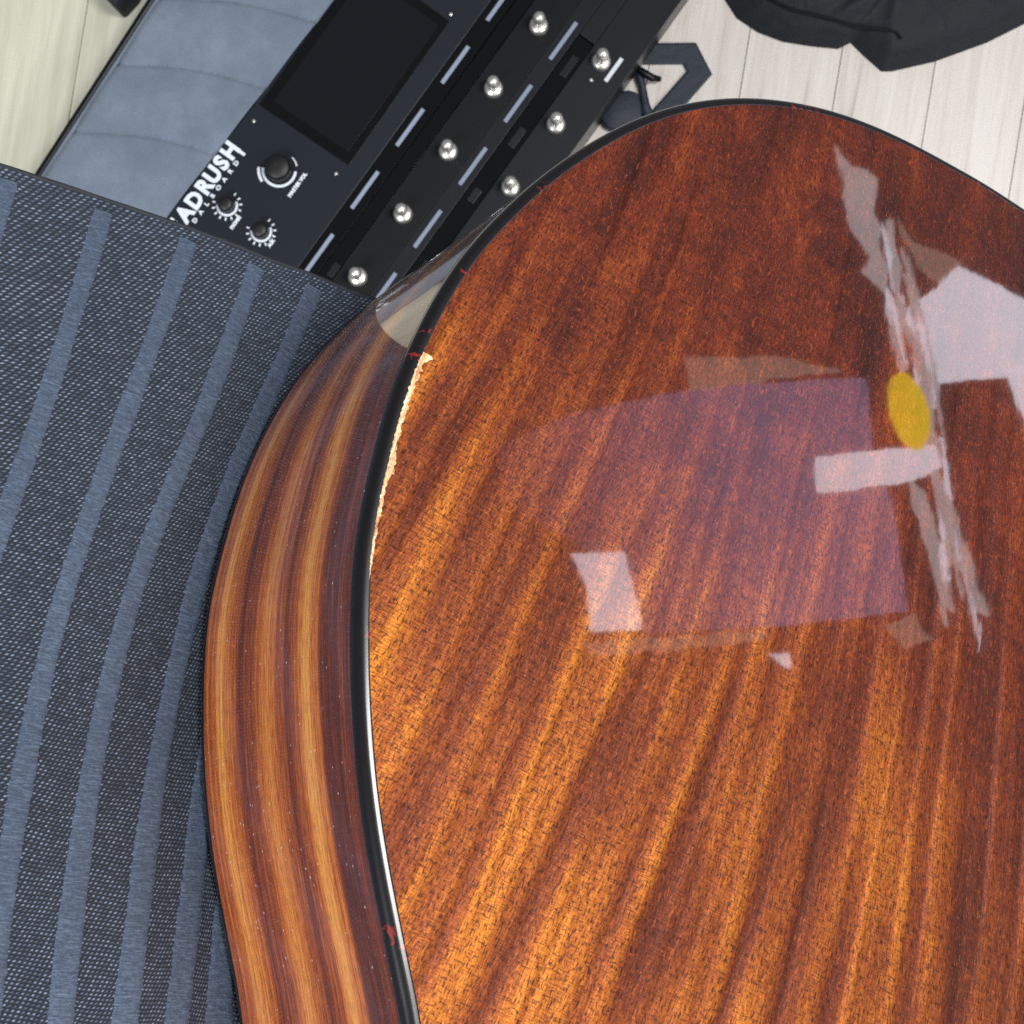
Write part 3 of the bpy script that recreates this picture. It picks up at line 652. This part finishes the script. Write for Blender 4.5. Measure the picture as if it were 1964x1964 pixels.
# ================================================================== unseen glowing panels added to make the reflections in the lacquer
WX = 1.5
def glow_piece(name, pts, mat, parent, x=WX, jag=0.0, th=.012):
    P = [Vector((a, b)) for a, b in pts]; Q = []
    for i in range(len(P)):
        a, b = P[i], P[(i + 1) % len(P)]; n_ = max(1, int((b - a).length / .02)) if jag else 1
        for q in range(n_):
            p = a.lerp(b, q / n_)
            if jag and q: p += Vector((mnoise.noise(Vector((p.x * 45, p.y * 45, 1))), mnoise.noise(Vector((p.x * 45, p.y * 45, 9))))) * jag
            Q.append(p)
    bm = bmesh.new(); f = bm.faces.new([bm.verts.new((x, p.x, p.y)) for p in Q])
    r = bmesh.ops.extrude_face_region(bm, geom=[f])
    for v in r['geom']:
        if isinstance(v, bmesh.types.BMVert): v.co.x = x + th
    bmesh.ops.recalc_face_normals(bm, faces=bm.faces)
    o = from_bm(name, bm, mat, parent, False); return o
E_bright = mat_emit('bright_glow_panel', (.88, .88, 1, 1), 8.0, .10)
E_dim = mat_emit('dimmer_glow_panel', (.92, .90, .92, 1), 4.2, .35)
E_violet = mat_emit('violet_grey_glow', (.62, .58, 1.0, 1), 2.3, .25, (1.66, 2.12))
E_yel = mat_emit('yellow_glow', (.95, .72, .01, 1), 9, .45)
E_crm = mat_emit('cream_glow', (1, .86, .72, 1), 2.2, .5)
glow_set = empty('glow_panels', (0, 0, 0)); tag(glow_set, 'added glowing panels mirrored as broken bright light at the right of the guitar back', 'glow_panels')  # unseen emitters shaped to mirror as white patches in the back
P_ = dict(
 w1=[(0.585,1.964),(0.556,1.879),(0.483,1.884),(0.436,1.891),(0.457,1.966),(0.524,1.952)],
 w2=[(0.337,1.697),(0.329,1.668),(0.309,1.67),(0.315,1.682)],
 bar=[(0.567,1.533),(0.536,1.421),(0.516,1.358),(0.487,1.362),(0.485,1.407),(0.518,1.546)],
 big=[(0.724,1.326),(0.731,1.284),(0.75,1.237),(0.66,1.168),(0.609,1.128),(0.543,1.157),(0.565,1.209),(0.61,1.333),(0.653,1.337)],
 big2=[(0.58,1.234),(0.556,1.151),(0.426,1.207),(0.482,1.235)])
for k_ in ('w1', 'w2', 'bar', 'big', 'big2'): glow_piece('glow_patch', P_[k_], E_bright, glow_set, WX - (.028 if k_ == 'bar' else .004), .004)
for pts in ([(1.006,1.329),(0.955,1.315),(0.923,1.291),(0.829,1.324),(0.813,1.346),(0.858,1.355),(0.957,1.337)],
            [(0.826,1.327),(0.787,1.329),(0.752,1.347),(0.795,1.364)],
            [(0.852,1.298),(0.849,1.292),(0.717,1.329),(0.617,1.331),(0.504,1.367),(0.366,1.364),(0.278,1.369),(0.29,1.384),(0.374,1.384),(0.494,1.379),(0.624,1.345),(0.713,1.339)],
            [(0.491,1.413),(0.471,1.4),(0.424,1.398),(0.35,1.401),(0.296,1.413),(0.314,1.422),(0.386,1.419),(0.448,1.421)]):
    glow_piece('glow_sliver', pts, E_dim, glow_set, WX - .02, .010)
rs = random.Random(11)
for q in range(46):                                    # added glowing slivers that mirror as broken bright streaks
    u_ = q / 45; cy_ = .80 - .50 * u_ + rs.uniform(-.03, .03); cz_ = 1.318 + .085 * u_ + rs.uniform(-.022, .026)
    a_ = rs.uniform(.020, .065); b_ = rs.uniform(.0012, .0036); n_ = 9
    pts = [(cy_ + a_ * math.cos(k_ * 2 * PI / n_) * rs.uniform(.6, 1.2), cz_ + b_ * math.sin(k_ * 2 * PI / n_) * rs.uniform(.5, 1.4) - .17 * (a_ * math.cos(k_ * 2 * PI / n_))) for k_ in range(n_)]
    glow_piece('glow_sliver', pts, E_bright if q % 2 == 0 else E_dim, glow_set, WX - .006 - .0004 * q, 0)
sl = tag(glow_piece('violet_glow_panel', [(0.827,2.068),(0.814,1.911),(0.756,1.671),(0.664,1.427),(0.565,1.457),(0.478,1.459),(0.332,1.486),(0.383,1.703),(0.434,1.891),(0.581,1.94),(0.725,2.075)], E_violet, None, WX + .02), 'added dim violet-grey glowing panel mirrored as a large patch in the guitar back', 'screen')  # unseen emitter added for the violet patch of reflection
yl = tag(glow_piece('yellow_glow_panel', [(.570 + .054 * math.cos(a_ * PI / 12)  , 1.374 - .006 * math.cos(a_ * PI / 12) + .027 * math.sin(a_ * PI / 12)) for a_ in range(24)], E_yel, None, WX - .045), 'added glowing yellow oval panel mirrored at the right of the guitar back', 'yellow_glow_panel')  # unseen emitter added for the yellow spot of reflection
cr = empty('cream_glow_panels', (0, 0, 0)); tag(cr, 'added faint cream glowing panels mirrored above and below the violet patch', 'light')  # unseen emitters added for the cream edges of the reflection
for pts in ([(0.803,1.684),(0.737,1.538),(0.678,1.453),(0.71,1.548),(0.751,1.692)], [(0.441,1.98),(0.405,1.83),(0.368,1.691),(0.36,1.702),(0.389,1.835),(0.419,1.967)],
            [(0.316,1.517),(0.315,1.469),(0.277,1.455),(0.277,1.498)], [(0.855,1.284),(0.806,1.278),(0.753,1.232),(0.738,1.272),(0.766,1.286),(0.821,1.29)]):
    glow_piece('cream_glow_bar', pts, E_crm, cr, WX - .01, .006)
